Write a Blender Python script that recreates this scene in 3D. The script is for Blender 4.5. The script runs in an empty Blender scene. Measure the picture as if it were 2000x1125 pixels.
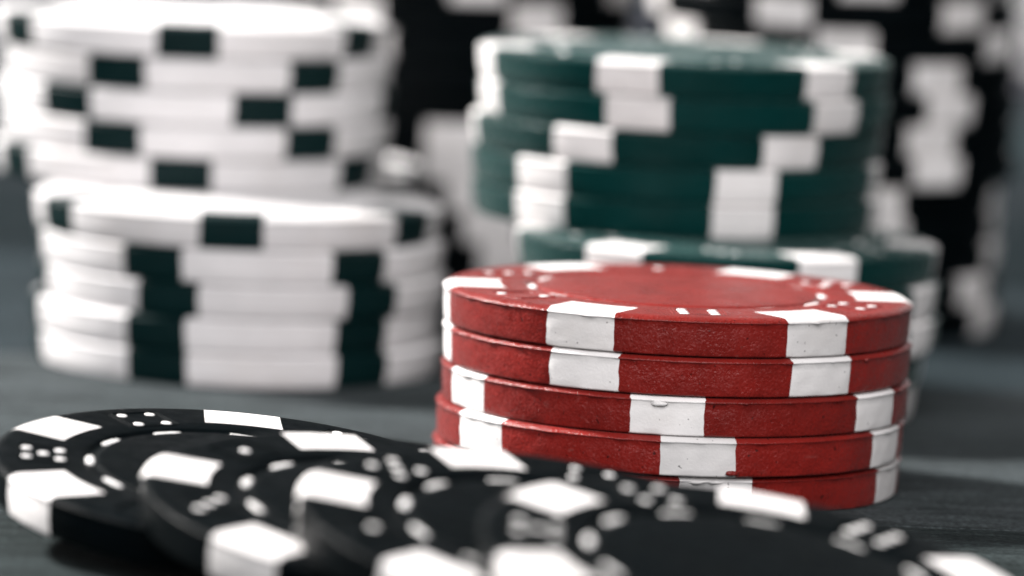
import bpy, bmesh, math, random
from mathutils import Matrix, Vector

MM = 0.001
scene = bpy.context.scene
COL = scene.collection

# ------------------------------------------------------------------ camera
cam_data = bpy.data.cameras.new("camera")
cam_data.sensor_width = 36.0
cam_data.lens = 177.6
cam_data.clip_start = 0.01
cam_data.clip_end = 50.0
cam_data.dof.use_dof = True
cam_data.dof.focus_distance = 0.398
cam_data.dof.aperture_fstop = 18.5
cam_data.dof.aperture_blades = 9
cam = bpy.data.objects.new("camera", cam_data)
cam.matrix_world = Matrix((
    (0.998319, -0.047771, 0.032830, 0.0),
    (0.038007, 0.111859, -0.992997, -0.417347),
    (0.043764, 0.992575, 0.113486, 0.063134),
    (0, 0, 0, 1)))
COL.objects.link(cam)
scene.camera = cam

# ------------------------------------------------------------------ world and lamps
world = bpy.data.worlds.new("World")
scene.world = world
world.use_nodes = True
bg = world.node_tree.nodes["Background"]
bg.inputs[0].default_value = (0.93, 0.97, 1.0, 1)
bg.inputs[1].default_value = 0.06


def area_lamp(name, loc, target, shape, size, power, color, size_y=None):
    d = bpy.data.lights.new(name, 'AREA')
    d.shape = shape
    d.size = size
    if size_y:
        d.size_y = size_y
    d.energy = power
    d.color = color
    o = bpy.data.objects.new(name, d)
    o.location = loc
    o.rotation_euler = (Vector(target) - Vector(loc)).to_track_quat('-Z', 'Y').to_euler()
    COL.objects.link(o)
    return o


KEY_AZ, KEY_EL, KEY_D = math.radians(24), math.radians(37), 1.6
kd = Vector((-math.cos(KEY_EL) * math.cos(KEY_AZ), math.cos(KEY_EL) * math.sin(KEY_AZ), math.sin(KEY_EL)))
area_lamp("key_lamp", kd * KEY_D + Vector((0, 0.03, 0)), (0, 0.03, 0.01), 'DISK', 0.18, 102.0, (1.0, 0.97, 0.94))
area_lamp("soft_front_lamp", (0.1, -2.1, 1.7), (0, 0, 0.02), 'RECTANGLE', 3.0, 122.0, (1.0, 0.98, 0.985), 2.2)
area_lamp("back_window_lamp", (-0.1, 2.5, 0.34), (0, 0, 0.02), 'RECTANGLE', 2.2, 3.6, (0.95, 0.98, 1.0), 0.6)

scene.view_settings.view_transform = 'Standard'
scene.view_settings.look = 'None'
scene.view_settings.exposure = 0.0
scene.view_settings.gamma = 1.0


# ------------------------------------------------------------------ materials
def new_mat(name):
    m = bpy.data.materials.new(name)
    m.use_nodes = True
    nt = m.node_tree
    for n in list(nt.nodes):
        nt.nodes.remove(n)
    out = nt.nodes.new("ShaderNodeOutputMaterial")
    b = nt.nodes.new("ShaderNodeBsdfPrincipled")
    nt.links.new(b.outputs[0], out.inputs[0])
    return m, nt, b


def node(nt, kind, **kw):
    n = nt.nodes.new(kind)
    for k, v in kw.items():
        setattr(n, k, v)
    return n


def noise(nt, vec, scale, detail=3.0, rough=0.55):
    n = node(nt, "ShaderNodeTexNoise")
    n.inputs["Scale"].default_value = scale
    n.inputs["Detail"].default_value = detail
    n.inputs["Roughness"].default_value = rough
    nt.links.new(vec, n.inputs["Vector"])
    return n.outputs["Fac"]


def ramp(nt, fac, stops):
    r = node(nt, "ShaderNodeValToRGB")
    el = r.color_ramp.elements
    while len(el) > 1:
        el.remove(el[-1])
    el[0].position, el[0].color = stops[0][0], (*stops[0][1], 1)
    for p, c in stops[1:]:
        e = el.new(p)
        e.color = (*c, 1)
    nt.links.new(fac, r.inputs[0])
    return r.outputs[0]


def mix(nt, fac, a, b, mode='MIX'):
    m = node(nt, "ShaderNodeMix", data_type='RGBA', blend_type=mode)
    for sock, val in ((m.inputs[0], fac), (m.inputs[6], a), (m.inputs[7], b)):
        if isinstance(val, (int, float)):
            sock.default_value = val
        elif isinstance(val, tuple):
            sock.default_value = (*val, 1)
        else:
            nt.links.new(val, sock)
    return m.outputs[2]


def plastic(name, color, rough, grain, wear, speck, dust, spec=0.4, grain_d=0.00004, sheen=0.0, scuff=0.0, flake=0.0, haze=(1.0, 0.93, 0.9)):
    """Moulded clay-composite plastic: tone drift, fine pebbled relief, specks of dirt and dust."""
    m, nt, b = new_mat(name)
    tc = node(nt, "ShaderNodeTexCoord")
    info = node(nt, "ShaderNodeObjectInfo")
    add = node(nt, "ShaderNodeVectorMath", operation='ADD')
    rnd = node(nt, "ShaderNodeVectorMath", operation='SCALE')
    comb = node(nt, "ShaderNodeCombineXYZ")
    for i in range(3):
        nt.links.new(info.outputs["Random"], comb.inputs[i])
    nt.links.new(comb.outputs[0], rnd.inputs[0])
    rnd.inputs["Scale"].default_value = 0.37
    nt.links.new(tc.outputs["Object"], add.inputs[0])
    nt.links.new(rnd.outputs[0], add.inputs[1])
    v = add.outputs[0]
    drift = noise(nt, v, 260, 4)
    dark = tuple(c * (1 - wear) for c in color)
    light = tuple(min(1, c * (1 + wear * 0.8)) for c in color)
    col = ramp(nt, drift, [(0.3, dark), (0.5, color), (0.72, light)])
    # dirt specks
    sp = noise(nt, v, 2600, 1.0, 0.4)
    spm = ramp(nt, sp, [(0.735, (0, 0, 0)), (0.77, (1, 1, 1))])
    col = mix(nt, spm, col, tuple(c * speck for c in color))
    # pale dust / scuffs
    du = noise(nt, v, 1500, 6.0, 0.75)
    dum = ramp(nt, du, [(0.66, (0, 0, 0)), (0.76, (dust, dust, dust))])
    clump = ramp(nt, noise(nt, v, 170, 3, 0.6), [(0.48, (0.12,) * 3), (0.66, (1, 1, 1))])
    dum = mix(nt, 1.0, dum, clump, 'MULTIPLY')
    col = mix(nt, dum, col, (0.62, 0.58, 0.56))
    if scuff:
        sc = node(nt, "ShaderNodeMapping")
        sc.inputs["Rotation"].default_value = (0.2, 0.1, 0.7)
        sc.inputs["Scale"].default_value = (0.04, 1, 1)
        nt.links.new(v, sc.inputs[0])
        sl = ramp(nt, noise(nt, sc.outputs[0], 1700, 2, 0.5), [(0.66, (0, 0, 0)), (0.73, (0.16 * scuff,) * 3)])
        col = mix(nt, mix(nt, 1.0, sl, clump, 'MULTIPLY'), col, (0.7, 0.5, 0.46))
    grime = ramp(nt, noise(nt, v, 95, 4, 0.65), [(0.52, (0, 0, 0)), (0.72, (0.22,) * 3)])
    col = mix(nt, grime, col, tuple(c * k for c, k in zip(color, (0.66, 0.6, 0.54))))
    vary = node(nt, "ShaderNodeMapRange")
    nt.links.new(info.outputs["Random"], vary.inputs[0])
    vary.inputs["To Min"].default_value = 0.88
    vary.inputs["To Max"].default_value = 1.08
    hsv = node(nt, "ShaderNodeHueSaturation")
    nt.links.new(vary.outputs[0], hsv.inputs["Value"])
    nt.links.new(col, hsv.inputs["Color"])
    nt.links.new(hsv.outputs[0], b.inputs["Base Color"])
    rr = ramp(nt, noise(nt, v, 700, 3), [(0.3, (rough - .08,) * 3), (0.7, (rough + .1,) * 3)])
    nt.links.new(rr, b.inputs["Roughness"])
    b.inputs["Specular IOR Level"].default_value = spec
    b.inputs["Sheen Weight"].default_value = sheen
    b.inputs["Sheen Roughness"].default_value = 0.45
    b.inputs["Sheen Tint"].default_value = (*haze, 1)
    g1 = noise(nt, v, 4200, 3.0, 0.6)
    bump = node(nt, "ShaderNodeBump")
    bump.inputs["Strength"].default_value = grain
    bump.inputs["Distance"].default_value = grain_d
    nt.links.new(g1, bump.inputs["Height"])
    g2 = noise(nt, v, 420, 2.0, 0.5)
    bump2 = node(nt, "ShaderNodeBump")
    bump2.inputs["Strength"].default_value = 0.35
    bump2.inputs["Distance"].default_value = 0.00012
    nt.links.new(g2, bump2.inputs["Height"])
    nt.links.new(bump.outputs[0], bump2.inputs["Normal"])
    nrm = bump2.outputs[0]
    if flake:
        # pebbled mould finish: every grain is tilted a little its own way
        vo = node(nt, "ShaderNodeTexVoronoi")
        vo.inputs["Scale"].default_value = 7600
        nt.links.new(v, vo.inputs["Vector"])
        sub = node(nt, "ShaderNodeVectorMath", operation='SUBTRACT')
        nt.links.new(vo.outputs["Color"], sub.inputs[0])
        sub.inputs[1].default_value = (0.5, 0.5, 0.5)
        scl = node(nt, "ShaderNodeVectorMath", operation='SCALE')
        nt.links.new(sub.outputs[0], scl.inputs[0])
        scl.inputs["Scale"].default_value = flake
        ad = node(nt, "ShaderNodeVectorMath", operation='ADD')
        nt.links.new(nrm, ad.inputs[0])
        nt.links.new(scl.outputs[0], ad.inputs[1])
        nz = node(nt, "ShaderNodeVectorMath", operation='NORMALIZE')
        nt.links.new(ad.outputs[0], nz.inputs[0])
        nrm = nz.outputs[0]
    nt.links.new(nrm, b.inputs["Normal"])
    return m


M_RED = plastic("red_plastic", (0.172, 0.0092, 0.0068), 0.30, 1.0, 0.20, 0.25, 0.50, 0.30, 0.00008, 0.055, 0.5, 0.22)
M_WHITE = plastic("white_plastic", (0.67, 0.65, 0.645), 0.6, 0.6, 0.09, 0.30, 0.0, 0.2)
M_CREAM = plastic("white_chip_plastic", (0.615, 0.60, 0.605), 0.6, 0.4, 0.06, 0.7, 0.0, 0.2)
M_GREEN = plastic("green_plastic", (0.0002, 0.0215, 0.0205), 0.28, 0.8, 0.12, 0.5, 0.0, 0.10, 0.00006, 0.09, 0.0, 0.0, (0.80, 1.0, 0.95))
M_DKGREEN = plastic("dark_green_plastic", (0.0008, 0.010, 0.0105), 0.5, 0.5, 0.12, 0.6, 0.0, 0.12)
M_BLACK = plastic("black_plastic", (0.0010, 0.0021, 0.0027), 0.40, 0.4, 0.2, 0.6, 0.10, 0.05)
M_PAINT = plastic("white_paint", (0.70, 0.69, 0.685), 0.6, 0.4, 0.03, 0.8, 0.0, 0.2)


def board_material():
    """Weathered dark boards: each board its own tone, grain along its length, scratches and pits."""
    m, nt, b = new_mat("dark_worn_board")
    tc = node(nt, "ShaderNodeTexCoord")
    v = tc.outputs["Object"]
    mp = node(nt, "ShaderNodeMapping")
    mp.inputs["Scale"].default_value = (0.16, 1, 1)
    nt.links.new(v, mp.inputs[0])
    tone = node(nt, "ShaderNodeAttribute", attribute_name="tone", attribute_type='OBJECT')
    streak = noise(nt, mp.outputs[0], 130, 6, 0.62)
    blot = noise(nt, v, 60, 5, 0.6)
    k = ramp(nt, streak, [(0.28, (0.62,) * 3), (0.5, (1.0,) * 3), (0.75, (1.5,) * 3)])
    col = mix(nt, 1.0, tone.outputs["Color"], k, 'MULTIPLY')
    col = mix(nt, ramp(nt, blot, [(0.35, (0, 0, 0)), (0.7, (0.5,) * 3)]), col, mix(nt, 1.0, tone.outputs["Color"], (0.6, 0.66, 0.62), 'MULTIPLY'))
    sm = node(nt, "ShaderNodeMapping")
    sm.inputs["Rotation"].default_value = (0, 0, math.radians(-14))
    sm.inputs["Scale"].default_value = (0.05, 1, 1)
    nt.links.new(v, sm.inputs[0])
    scr = noise(nt, sm.outputs[0], 2300, 2, 0.5)
    col = mix(nt, ramp(nt, scr, [(0.68, (0, 0, 0)), (0.74, (0.3,) * 3)]), col, (0.11, 0.12, 0.12))
    fine = noise(nt, v, 1900, 5, 0.7)
    col = mix(nt, 1.0, col, ramp(nt, fine, [(0.30, (0.35,) * 3), (0.5, (0.95,) * 3), (0.68, (1.9,) * 3)]), 'MULTIPLY')
    mott = noise(nt, mp.outputs[0], 700, 6, 0.7)
    col = mix(nt, 1.0, col, ramp(nt, mott, [(0.32, (0.45,) * 3), (0.5, (1.0,) * 3), (0.68, (1.6,) * 3)]), 'MULTIPLY')
    nt.links.new(col, b.inputs["Base Color"])
    b.inputs["Specular IOR Level"].default_value = 0.03
    nt.links.new(ramp(nt, blot, [(0.3, (0.62,) * 3), (0.7, (0.8,) * 3)]), b.inputs["Roughness"])
    bump = node(nt, "ShaderNodeBump")
    bump.inputs["Strength"].default_value = 0.8
    bump.inputs["Distance"].default_value = 0.00012
    nt.links.new(fine, bump.inputs["Height"])
    bump2 = node(nt, "ShaderNodeBump")
    bump2.inputs["Strength"].default_value = 0.5
    bump2.inputs["Distance"].default_value = 0.0003
    nt.links.new(streak, bump2.inputs["Height"])
    nt.links.new(bump.outputs[0], bump2.inputs["Normal"])
    nt.links.new(bump2.outputs[0], b.inputs["Normal"])
    return m


# ------------------------------------------------------------------ table
def link_mesh(name, verts, faces, mat, parent=None, smooth=True):
    me = bpy.data.meshes.new(name)
    me.from_pydata([tuple(c * MM for c in v) for v in verts], [], faces)
    me.materials.append(mat)
    if smooth:
        me.polygons.foreach_set("use_smooth", [True] * len(me.polygons))
    me.update()
    return me


def put(name, me, parent=None):
    o = bpy.data.objects.new(name, me)
    COL.objects.link(o)
    if parent is not None:
        o.parent = parent
    return o


def build_table():
    root = bpy.data.objects.new("table_top", None)
    COL.objects.link(root)
    root["kind"] = "structure"
    root["label"] = "dark blue grey worn board table top under the chips"
    root.rotation_euler = (0, 0, math.radians(4.6))
    mat = board_material()
    rnd = random.Random(4)
    tones = {-1: (.022, .028, .029), 0: (.042, .049, .052), 1: (.019, .026, .030), 2: (.007, .011, .013), 3: (.014, .018, .021)}
    for k in range(-5, 14):
        y0, y1 = -20.4 + 85.5 * k, -20.4 + 85.5 * (k + 1)
        near = k in (-1, 0)
        xs = [-1500.0, -300.0, -80.0] + [-80 + 1.0 * j for j in range(1, 161)] + [300.0, 1500.0] if near else [-1500.0, -100.0, 100.0, 1500.0]
        lo = [y0 + .10 + (rnd.uniform(0, .16) if near else .1) for _ in xs]
        hi = [y1 - .06 - (rnd.uniform(0, .12) if near else .1) for _ in xs]
        verts, faces = [], []
        for x, a, c in zip(xs, lo, hi):
            verts += [(x, a, -12), (x, a, -.18), (x, a + .22, 0), (x, c - .22, 0), (x, c, -.18), (x, c, -12)]
        for i in range(len(xs) - 1):
            for j in range(5):
                p = i * 6 + j
                faces.append((p, p + 6, p + 7, p + 1))
        o = put("board", link_mesh("board", verts, faces, mat, smooth=False), root)
        t = tones.get(k) or tuple(c * rnd.uniform(.75, 1.25) for c in (.020, .025, .028))
        o["tone"] = t
    sub = put("table_underlay", link_mesh("table_underlay", [(-1500, -450, -12.05), (1500, -450, -12.05), (1500, 1180, -12.05), (-1500, 1180, -12.05)],
                                          [(0, 1, 2, 3)], mat, smooth=False), root)
    sub["tone"] = (.01, .01, .01)


build_table()

# ------------------------------------------------------------------ chips
R = 19.5
HALF_W = 2.98
SPOT_IN = 14.8
RING = .04


def profile(T, taper=.28):
    """(radius, height) from the top centre over the rim to the underside centre."""
    top = [(6.0, T), (11.2, T), (11.45, T - .02), (11.6, T - .06), (11.75, T - .24), (12.45, T - .25), (12.62, T - .08),
           (12.8, T - RING), (SPOT_IN, T - RING), (17.0, T - RING), (18.5, T - RING), (18.75, T - RING - .01), (19.05, T - .12),
           (19.28, T - .24), (19.42, T - .34)]
    lip = [(19.5, T - .41), (19.44, T - .46), (19.40, T - .54)]
    side = [(19.40 - taper * max(0.0, k / 5 - .42) / .58, T - .54 - (T - .74) * k / 5) for k in range(1, 5)]
    e = 19.40 - taper
    k = 1.0 if taper < .2 else 1.5
    bot = [(e, .20 * k), (e - .03 * k, .10 * k), (e - .12 * k, .04 * k), (e - .3 * k, .02), (18.4, .02), (SPOT_IN, .02), (12.0, .02), (11.5, .0), (5.0, .0)]
    pr = top + lip + side + bot
    i_in = 8
    i_lip = len(top)
    i_out = len(pr) - 4
    return pr, i_in, i_lip, i_out


def chip_meshes(T, ns, ng, seed, jitter, flash, mat_body, mat_spot):
    """One body mesh and six spot meshes that share their borders."""
    rnd = random.Random(seed)
    pr, i_in, i_lip, i_out = profile(T, .10 if flash > .05 else .28)
    nr = len(pr)
    per = ns + ng
    nseg = per * 6
    # wavy borders, one smooth random walk per border
    wob = {}
    for s in range(6):
        for side in (0, 1):
            base = rnd.uniform(-.6, .6) * jitter
            walk = 0.0
            for i in range(nr):
                walk = 0.72 * walk + rnd.uniform(-1, 1) * jitter * .75
                wob[s, side, i] = base + walk
    # flash left by the mould along the upper rim
    ph = [(rnd.uniform(0, 6.28), rnd.randint(3, 60), rnd.uniform(.3, 1)) for _ in range(14)]
    def fl(a):
        v = sum(w * math.sin(n * a + p) for p, n, w in ph) / 3.2
        return max(0.0, v) * flash
    spikes = {rnd.randrange(nseg): rnd.uniform(.5, 1.6) * flash for _ in range(int(14 * (flash > 0)))}
    verts, grid = [], []
    for i, (r, z) in enumerate(pr):
        row = []
        rb = max(r, SPOT_IN)
        for s in range(6):
            c = s * math.pi / 3
            hl = math.asin((HALF_W + (wob[s, 0, i] if i_in <= i <= i_out else 0)) / rb)
            hr = math.asin((HALF_W + (wob[s, 1, i] if i_in <= i <= i_out else 0)) / rb)
            s2 = (s + 1) % 6
            hl2 = math.asin((HALF_W + (wob[s2, 0, i] if i_in <= i <= i_out else 0)) / rb)
            for k in range(ns):
                f = k / ns
                a = c - hl + (hl + hr) * f
                row.append(a)
            for k in range(ng):
                f = k / ng
                a0, a1 = c + hr, c + math.pi / 3 - hl2
                row.append(a0 + (a1 - a0) * f)
        ids = []
        for k, a in enumerate(row):
            rr, zz = r, z
            if flash:
                e = fl(a) + spikes.get(k, 0)
                if i == i_lip:
                    rr += e
                    zz -= e * .35
                elif i == i_lip - 1:
                    rr += e * .55
                elif i == i_lip + 1:
                    rr += e * .25
                    zz -= e * .35
                elif i_lip + 1 < i < i_out:
                    rr += .012 * math.sin(a * 47 + i) + .010 * math.sin(a * 23 + 2 * i + seed)
                if i_lip + 1 <= i < i_out and k % per in (0, ns):
                    rr -= .035
            ids.append(len(verts))
            verts.append((rr * math.cos(a), rr * math.sin(a), zz))
        grid.append(ids)
    ct, cb = len(verts), len(verts) + 1
    verts += [(0, 0, T), (0, 0, 0)]
    body, spots = [], [[] for _ in range(6)]
    for k in range(nseg):
        k2 = (k + 1) % nseg
        body.append((ct, grid[0][k], grid[0][k2]))
        body.append((cb, grid[-1][k2], grid[-1][k]))
        s, w = divmod(k, per)
        for i in range(nr - 1):
            fce = (grid[i][k], grid[i + 1][k], grid[i + 1][k2], grid[i][k2])
            if w < ns and i_in <= i < i_out:
                spots[s].append(fce)
            else:
                body.append(fce)

    def sub(name, faces, mat):
        used = sorted({i for f in faces for i in f})
        mp = {v: n for n, v in enumerate(used)}
        return link_mesh(name, [verts[i] for i in used], [tuple(mp[i] for i in f) for f in faces], mat)
    return sub("body", body, mat_body), [sub("edge_spot", f, mat_spot) for f in spots]


def disc_mesh(name, r, h, mat, n=14):
    vs = [(r * math.cos(2 * math.pi * k / n), r * math.sin(2 * math.pi * k / n), -.03) for k in range(n)]
    vs += [(r * .93 * math.cos(2 * math.pi * k / n), r * .93 * math.sin(2 * math.pi * k / n), h * .7) for k in range(n)]
    vs += [(r * .6 * math.cos(2 * math.pi * k / n), r * .6 * math.sin(2 * math.pi * k / n), h) for k in range(n)]
    fs = []
    for j in range(2):
        for k in range(n):
            a, b = j * n + k, j * n + (k + 1) % n
            fs.append((a, b, b + n, a + n))
    fs.append(tuple(range(2 * n, 3 * n)))
    return link_mesh(name, vs, fs, mat)


def bars_mesh(name, bars, mat, h=.06):
    vs, fs = [], []
    for x0, y0, x1, y1 in bars:
        b = len(vs)
        e = .03
        vs += [(x0, y0, -.03), (x1, y0, -.03), (x1, y1, -.03), (x0, y1, -.03),
               (x0 + e, y0 + e, h), (x1 - e, y0 + e, h), (x1 - e, y1 - e, h), (x0 + e, y1 - e, h)]
        fs += [(b, b + 1, b + 5, b + 4), (b + 1, b + 2, b + 6, b + 5), (b + 2, b + 3, b + 7, b + 6), (b + 3, b, b + 4, b + 7),
               (b + 4, b + 5, b + 6, b + 7)]
    return link_mesh(name, vs, fs, mat, smooth=False)


def dash_mesh(mat):
    """White dash lying in the ring groove, curved with it."""
    rc, hw, n = 12.1, .33, 10
    half = 1.15 / rc
    prof = [(-hw, -.29), (-hw, -.20), (-hw * .6, -.16), (hw * .6, -.16), (hw, -.20), (hw, -.29)]
    vs, fs = [], []
    for k in range(n + 1):
        t = -1 + 2 * k / n
        a = half * t
        sh = 1 if abs(t) < .75 else .62
        for dr, z in prof:
            vs.append(((rc + dr * sh) * math.cos(a), (rc + dr * sh) * math.sin(a), z))
    m = len(prof)
    for k in range(n):
        for j in range(m - 1):
            a = k * m + j
            fs.append((a, a + m, a + m + 1, a + 1))
    fs.append(tuple(range(m)))
    fs.append(tuple(range(n * m + m - 1, n * m - 1, -1)))
    return link_mesh("ring_dash", vs, fs, mat)


PIP = disc_mesh("pip", .43, .05, M_PAINT)
DASH = dash_mesh(M_PAINT)
q = 1.25
PIPS = {1: [(0, 0)], 2: [(-q, q), (q, -q)], 3: [(-q, -q), (0, 0), (q, q)],
        4: [(-q, -q), (-q, q), (q, -q), (q, q)], 5: [(-q, -q), (-q, q), (0, 0), (q, -q), (q, q)],
        6: [(-q, -q), (0, -q), (q, -q), (-q, q), (0, q), (q, q)]}
DICE_ORDER = [4, 5, 1, 3, 2, 6]      # counter-clockwise from the first spot; opposite faces add up to seven
_die = {}


def die_mesh(mat):
    if mat.name not in _die:
        s, w = 1.95, .13
        bars = [(-s, -s, s, -s + w), (-s, s - w, s, s), (-s, -s + w, -s + w, s - w), (s - w, -s + w, s, s - w),
                (-s + .2, s + .16, s - .2, s + .16 + w), (-s + .2, -s - .16 - w, s - .2, -s - .16)]
        _die[mat.name] = bars_mesh("die", bars, mat)
    return _die[mat.name]


def decorate(root, T, mat):
    """Moulded dice with painted pips and the dashed ring on the upper face."""
    for k, val in enumerate(DICE_ORDER):
        a = math.radians(30 + 60 * k)
        die = put("die", die_mesh(mat), root)
        die.location = (15.6 * MM * math.cos(a), 15.6 * MM * math.sin(a), (T - RING) * MM)
        die.rotation_euler = (0, 0, a)
        for px, py in PIPS[val]:
            pip = put("pip", PIP, die)
            pip.location = (px * MM, py * MM, 0)
    for k in range(12):
        d = put("ring_dash", DASH, root)
        d.rotation_euler = (0, 0, math.radians(30 * k))
        d.location = (0, 0, T * MM)


_sets = {}


def mesh_set(kind, T, variant=0):
    key = (kind, T, variant)
    if key not in _sets:
        mb, ms = {'red': (M_RED, M_WHITE), 'white': (M_CREAM, M_DKGREEN), 'green': (M_GREEN, M_WHITE),
                  'black': (M_BLACK, M_WHITE)}[kind]
        if kind == 'red':
            _sets[key] = chip_meshes(T, 20, 56, 100 + variant, .085, .085, mb, ms)
        else:
            _sets[key] = chip_meshes(T, 8, 14, 500 + variant, .05, .03, mb, ms)
    return _sets[key]


def chip(name, kind, T, matrix, label, group, variant=0, faces=False):
    root = bpy.data.objects.new(name, None)
    root.empty_display_size = .005
    COL.objects.link(root)
    root.matrix_world = matrix
    root["label"] = label
    root["category"] = "poker chip"
    root["group"] = group
    body, spots = mesh_set(kind, T, variant)
    put("body", body, root)
    for s in spots:
        put("edge_spot", s, root)
    if faces:
        decorate(root, T, body.materials[0])
    return root


def flat(x, y, z, rot):
    return Matrix.Translation((x * MM, y * MM, z * MM)) @ Matrix.Rotation(math.radians(rot), 4, 'Z')


ORD = ["top", "second", "third", "fourth", "fifth", "sixth", "seventh", "eighth", "ninth", "tenth", "eleventh", "twelfth"]


def place_word(i, n):
    k = n - 1 - i
    if k == 0:
        return "topmost chip"
    if i == 0:
        return "bottom chip"
    return ORD[k] + " chip from the top"


def burr(root, ang, z, size, mat, seed, r=19.5, stretch=1.0):
    """A torn scrap of moulding flash stuck to the rim."""
    rnd = random.Random(seed)
    bm = bmesh.new()
    bmesh.ops.create_icosphere(bm, subdivisions=2, radius=1)
    for v in bm.verts:
        k = 1 + rnd.uniform(-.35, .35)
        v.co = Vector((v.co.x * k * .55, v.co.y * k * stretch, v.co.z * k * .6)) * size * MM
    me = bpy.data.meshes.new("burr")
    bm.to_mesh(me)
    bm.free()
    me.materials.append(mat)
    me.polygons.foreach_set("use_smooth", [True] * len(me.polygons))
    o = put("burr", me, root)
    a = math.radians(ang)
    o.location = (r * MM * math.cos(a), r * MM * math.sin(a), z * MM)
    o.rotation_euler = (0, 0, a)
    return o


# ---- the red stack in focus
RED = [(-0.35, 0.3, 42.1), (-0.20, -0.3, 37.3), (0.08, 0, 28.6), (0.11, 0, 7.7), (-0.02, 0, 6.4)]
red_looks = ["mostly behind the black chips", "nub at lower edge", "white burr in front",
             "nub at right rim", "showing its full dice-marked face"]
red_roots = []
for i, (x, y, rot) in enumerate(RED):
    T = 3.2
    spin = 300 if i == 4 else 0
    red_roots.append(chip("red_poker_chip", 'red', T, flat(x, y, .02 + i * T, rot + spin),
                          "red chip, %s of the red stack, %s" % (place_word(i, 5), red_looks[i]),
                          "chips in the red stack", variant=i, faces=(i == 4)))


def local(i, world_ang):
    return world_ang - RED[i][2] - (300 if i == 4 else 0)


burr(red_roots[3], local(3, 322.0), 2.74, .26, M_RED, 3)
burr(red_roots[2], local(2, 266.6), 2.55, .40, M_WHITE, 5, 19.45, 1.5)
burr(red_roots[1], local(1, 285.5), .36, .33, M_RED, 6, 19.42, 1.8)
burr(red_roots[0], local(0, 277.5), 2.70, .30, M_WHITE, 7, 19.45, 2.4)
burr(red_roots[0], local(0, 282.0), 2.72, .24, M_WHITE, 8, 19.45, 2.6)

# ---- the white chips: two low piles one behind the other and a third one bridging both
T = 3.2
WHITE_FRONT = [(-41.7, 61.5, 11.8), (-42.1, 61.5, 12.3), (-41.52, 61.5, 13.8), (-41.82, 61.5, 9.8), (-42.22, 61.5, 33.2)]
WHITE_REAR = [(-45.7, 101.3, 50.4), (-45.6, 101.4, 43.6), (-46.1, 101.6, 55.7), (-45.9, 101.3, 37.7), (-46.2, 101.5, 50.5)]
WHITE_UPPER = [(-49.03, 81, 33.3), (-48.64, 81, 11.3), (-48.67, 81, 55.4), (-48.81, 81, 12.5), (-49.40, 81, 34.9)]
for word, data, z0, show in (("lower white pile in front", WHITE_FRONT, 0, 4), ("rear low white pile", WHITE_REAR, 0, 9),
                             ("upper white pile", WHITE_UPPER, 16.0, 4)):
    for i, (x, y, rot) in enumerate(data):
        chip("white_poker_chip", 'white', T, flat(x, y, .02 + z0 + i * T, rot),
             "white chip, green spots, %s of the %s" % (place_word(i, 5), word), "chips in the " + word, variant=i % 3, faces=(i == show))

# ---- the green chips behind the red stack: a low pile and a second one set back on top of it
GREEN_LOWER = [(2.85, 47, 47.9), (3.43, 47, 57.6), (4.63, 47, 36.7), (4.56, 47, 38.7), (4.29, 47, 57.9)]
GREEN_UPPER = [(-0.61, 60, 49.1), (-0.77, 60, 50.0), (-0.84, 60, 3.5), (-0.33, 60, 17.6), (-0.5, 60, 14.7)]
for word, data, z0 in (("lower green pile", GREEN_LOWER, 0), ("upper green pile", GREEN_UPPER, 16.0)):
    for i, (x, y, rot) in enumerate(data):
        chip("green_poker_chip", 'green', T, flat(x, y, .02 + z0 + i * T, rot),
             "green chip, %s of the %s behind red stack" % (place_word(i, 5), word), "chips in the " + word,
             variant=i % 3, faces=(i == 4))

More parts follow.
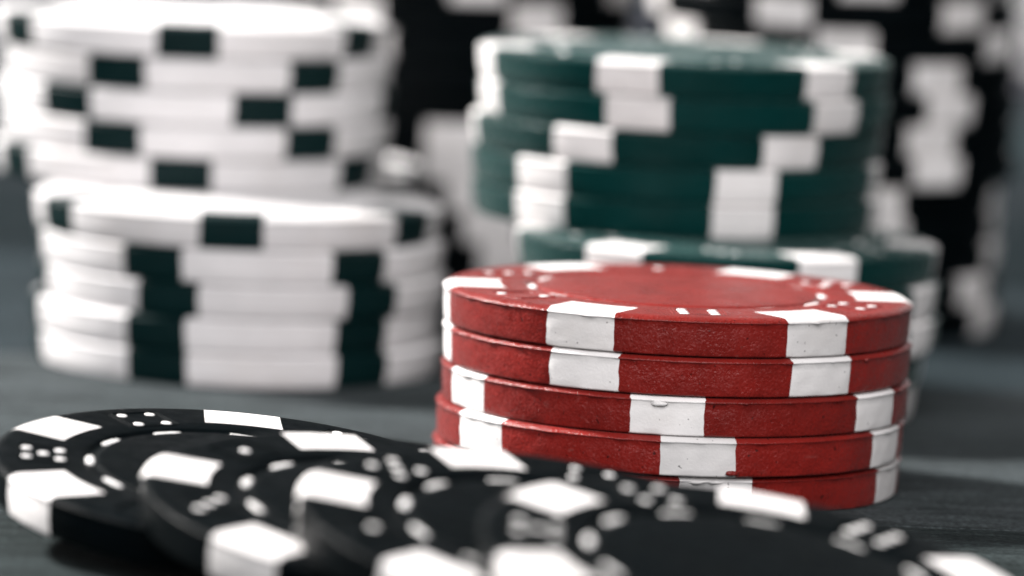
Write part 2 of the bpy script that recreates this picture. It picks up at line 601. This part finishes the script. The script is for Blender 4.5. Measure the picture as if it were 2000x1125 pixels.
# ---- the black chips fanned out in front
FAN = [((-31.218, -44.047, 5.624), 97.62, (4.695, -5.261)), ((-18.182, -60.62, 6.206), 116.24, (6.222, -6.034)),
       ((-6.136, -72.678, 6.885), 117.9, (7.991, -6.687)), ((6.864, -83.653, 6.907), 91.0, (7.994, -6.688))]
fan_words = ["leftmost black chip of the front fan, lowest, with dice of four and five showing",
             "second black chip from the left in the front fan",
             "third black chip from the left in the front fan, below the last one",
             "rightmost black chip of the front fan, lying on top, nearest the camera"]
for i, (c, a, (tx, ty)) in enumerate(FAN):
    T = 3.2
    n = Vector((math.sin(math.radians(tx)), math.sin(math.radians(ty)), 0))
    n.z = math.sqrt(1 - n.x ** 2 - n.y ** 2)
    ex = (Vector((1, 0, 0)) - n.x * n).normalized()
    ey = n.cross(ex)
    base = Vector(c) - T * n
    m = Matrix(((ex.x, ey.x, n.x, base.x * MM), (ex.y, ey.y, n.y, base.y * MM), (ex.z, ey.z, n.z, base.z * MM), (0, 0, 0, 1)))
    chip("black_poker_chip", 'black', T, m @ Matrix.Rotation(math.radians(a + (0, -120, -60, 0)[i]), 4, 'Z'), fan_words[i],
         "black chips fanned out in front", variant=i % 3, faces=True)

# ---- the two blurred black piles at the back
BACK_R = [(14.74, 120, 36.1), (14.56, 120, 28.0), (14.39, 120, 45.7), (14.22, 120, 49.0), (14.31, 120, 46.6), (15.77, 120, 3.0),
          (15.59, 120, 0.6), (15.68, 120, 6.9), (15.35, 120, 2.7), (15.33, 120, 31.8), (14.89, 120, 13.4), (14.71, 120, 40.2)]
BACK_L = [(-25.4, 138, 53.1), (-25.4, 138, 50.9), (-25.1, 138, 44.6), (-25.4, 138, 39.8), (-25.8, 138, 33.7), (-25.8, 138, 33.3),
          (-25.4, 138, 0.0), (-25.1, 138, 59.0), (-25.1, 138, 1.0), (-25.4, 138, 58.0), (-25.4, 138, 38.1), (-25.4, 138, 48.3)]
for word, data in (("black pile behind the green pile", BACK_R), ("black pile between white and green", BACK_L)):
    for i, (x, y, rot) in enumerate(data):
        T = 3.2
        chip("black_poker_chip", 'black', T, flat(x, y, .02 + i * T, rot),
             "black chip, %s of the %s" % (place_word(i, 12), word), "chips in the " + word, variant=i % 3,
             faces=(i == 11))

# ---- a pale pile far away at the right edge
for i in range(5):
    chip("white_poker_chip", 'white', 3.3, flat(85 + (i * 37 % 5) * .3, 560, .02 + i * 3.3, 17 * i),
         "pale chip, %s of the far pile in the upper right corner" % place_word(i, 5),
         "chips in the far pale pile", variant=i % 3)
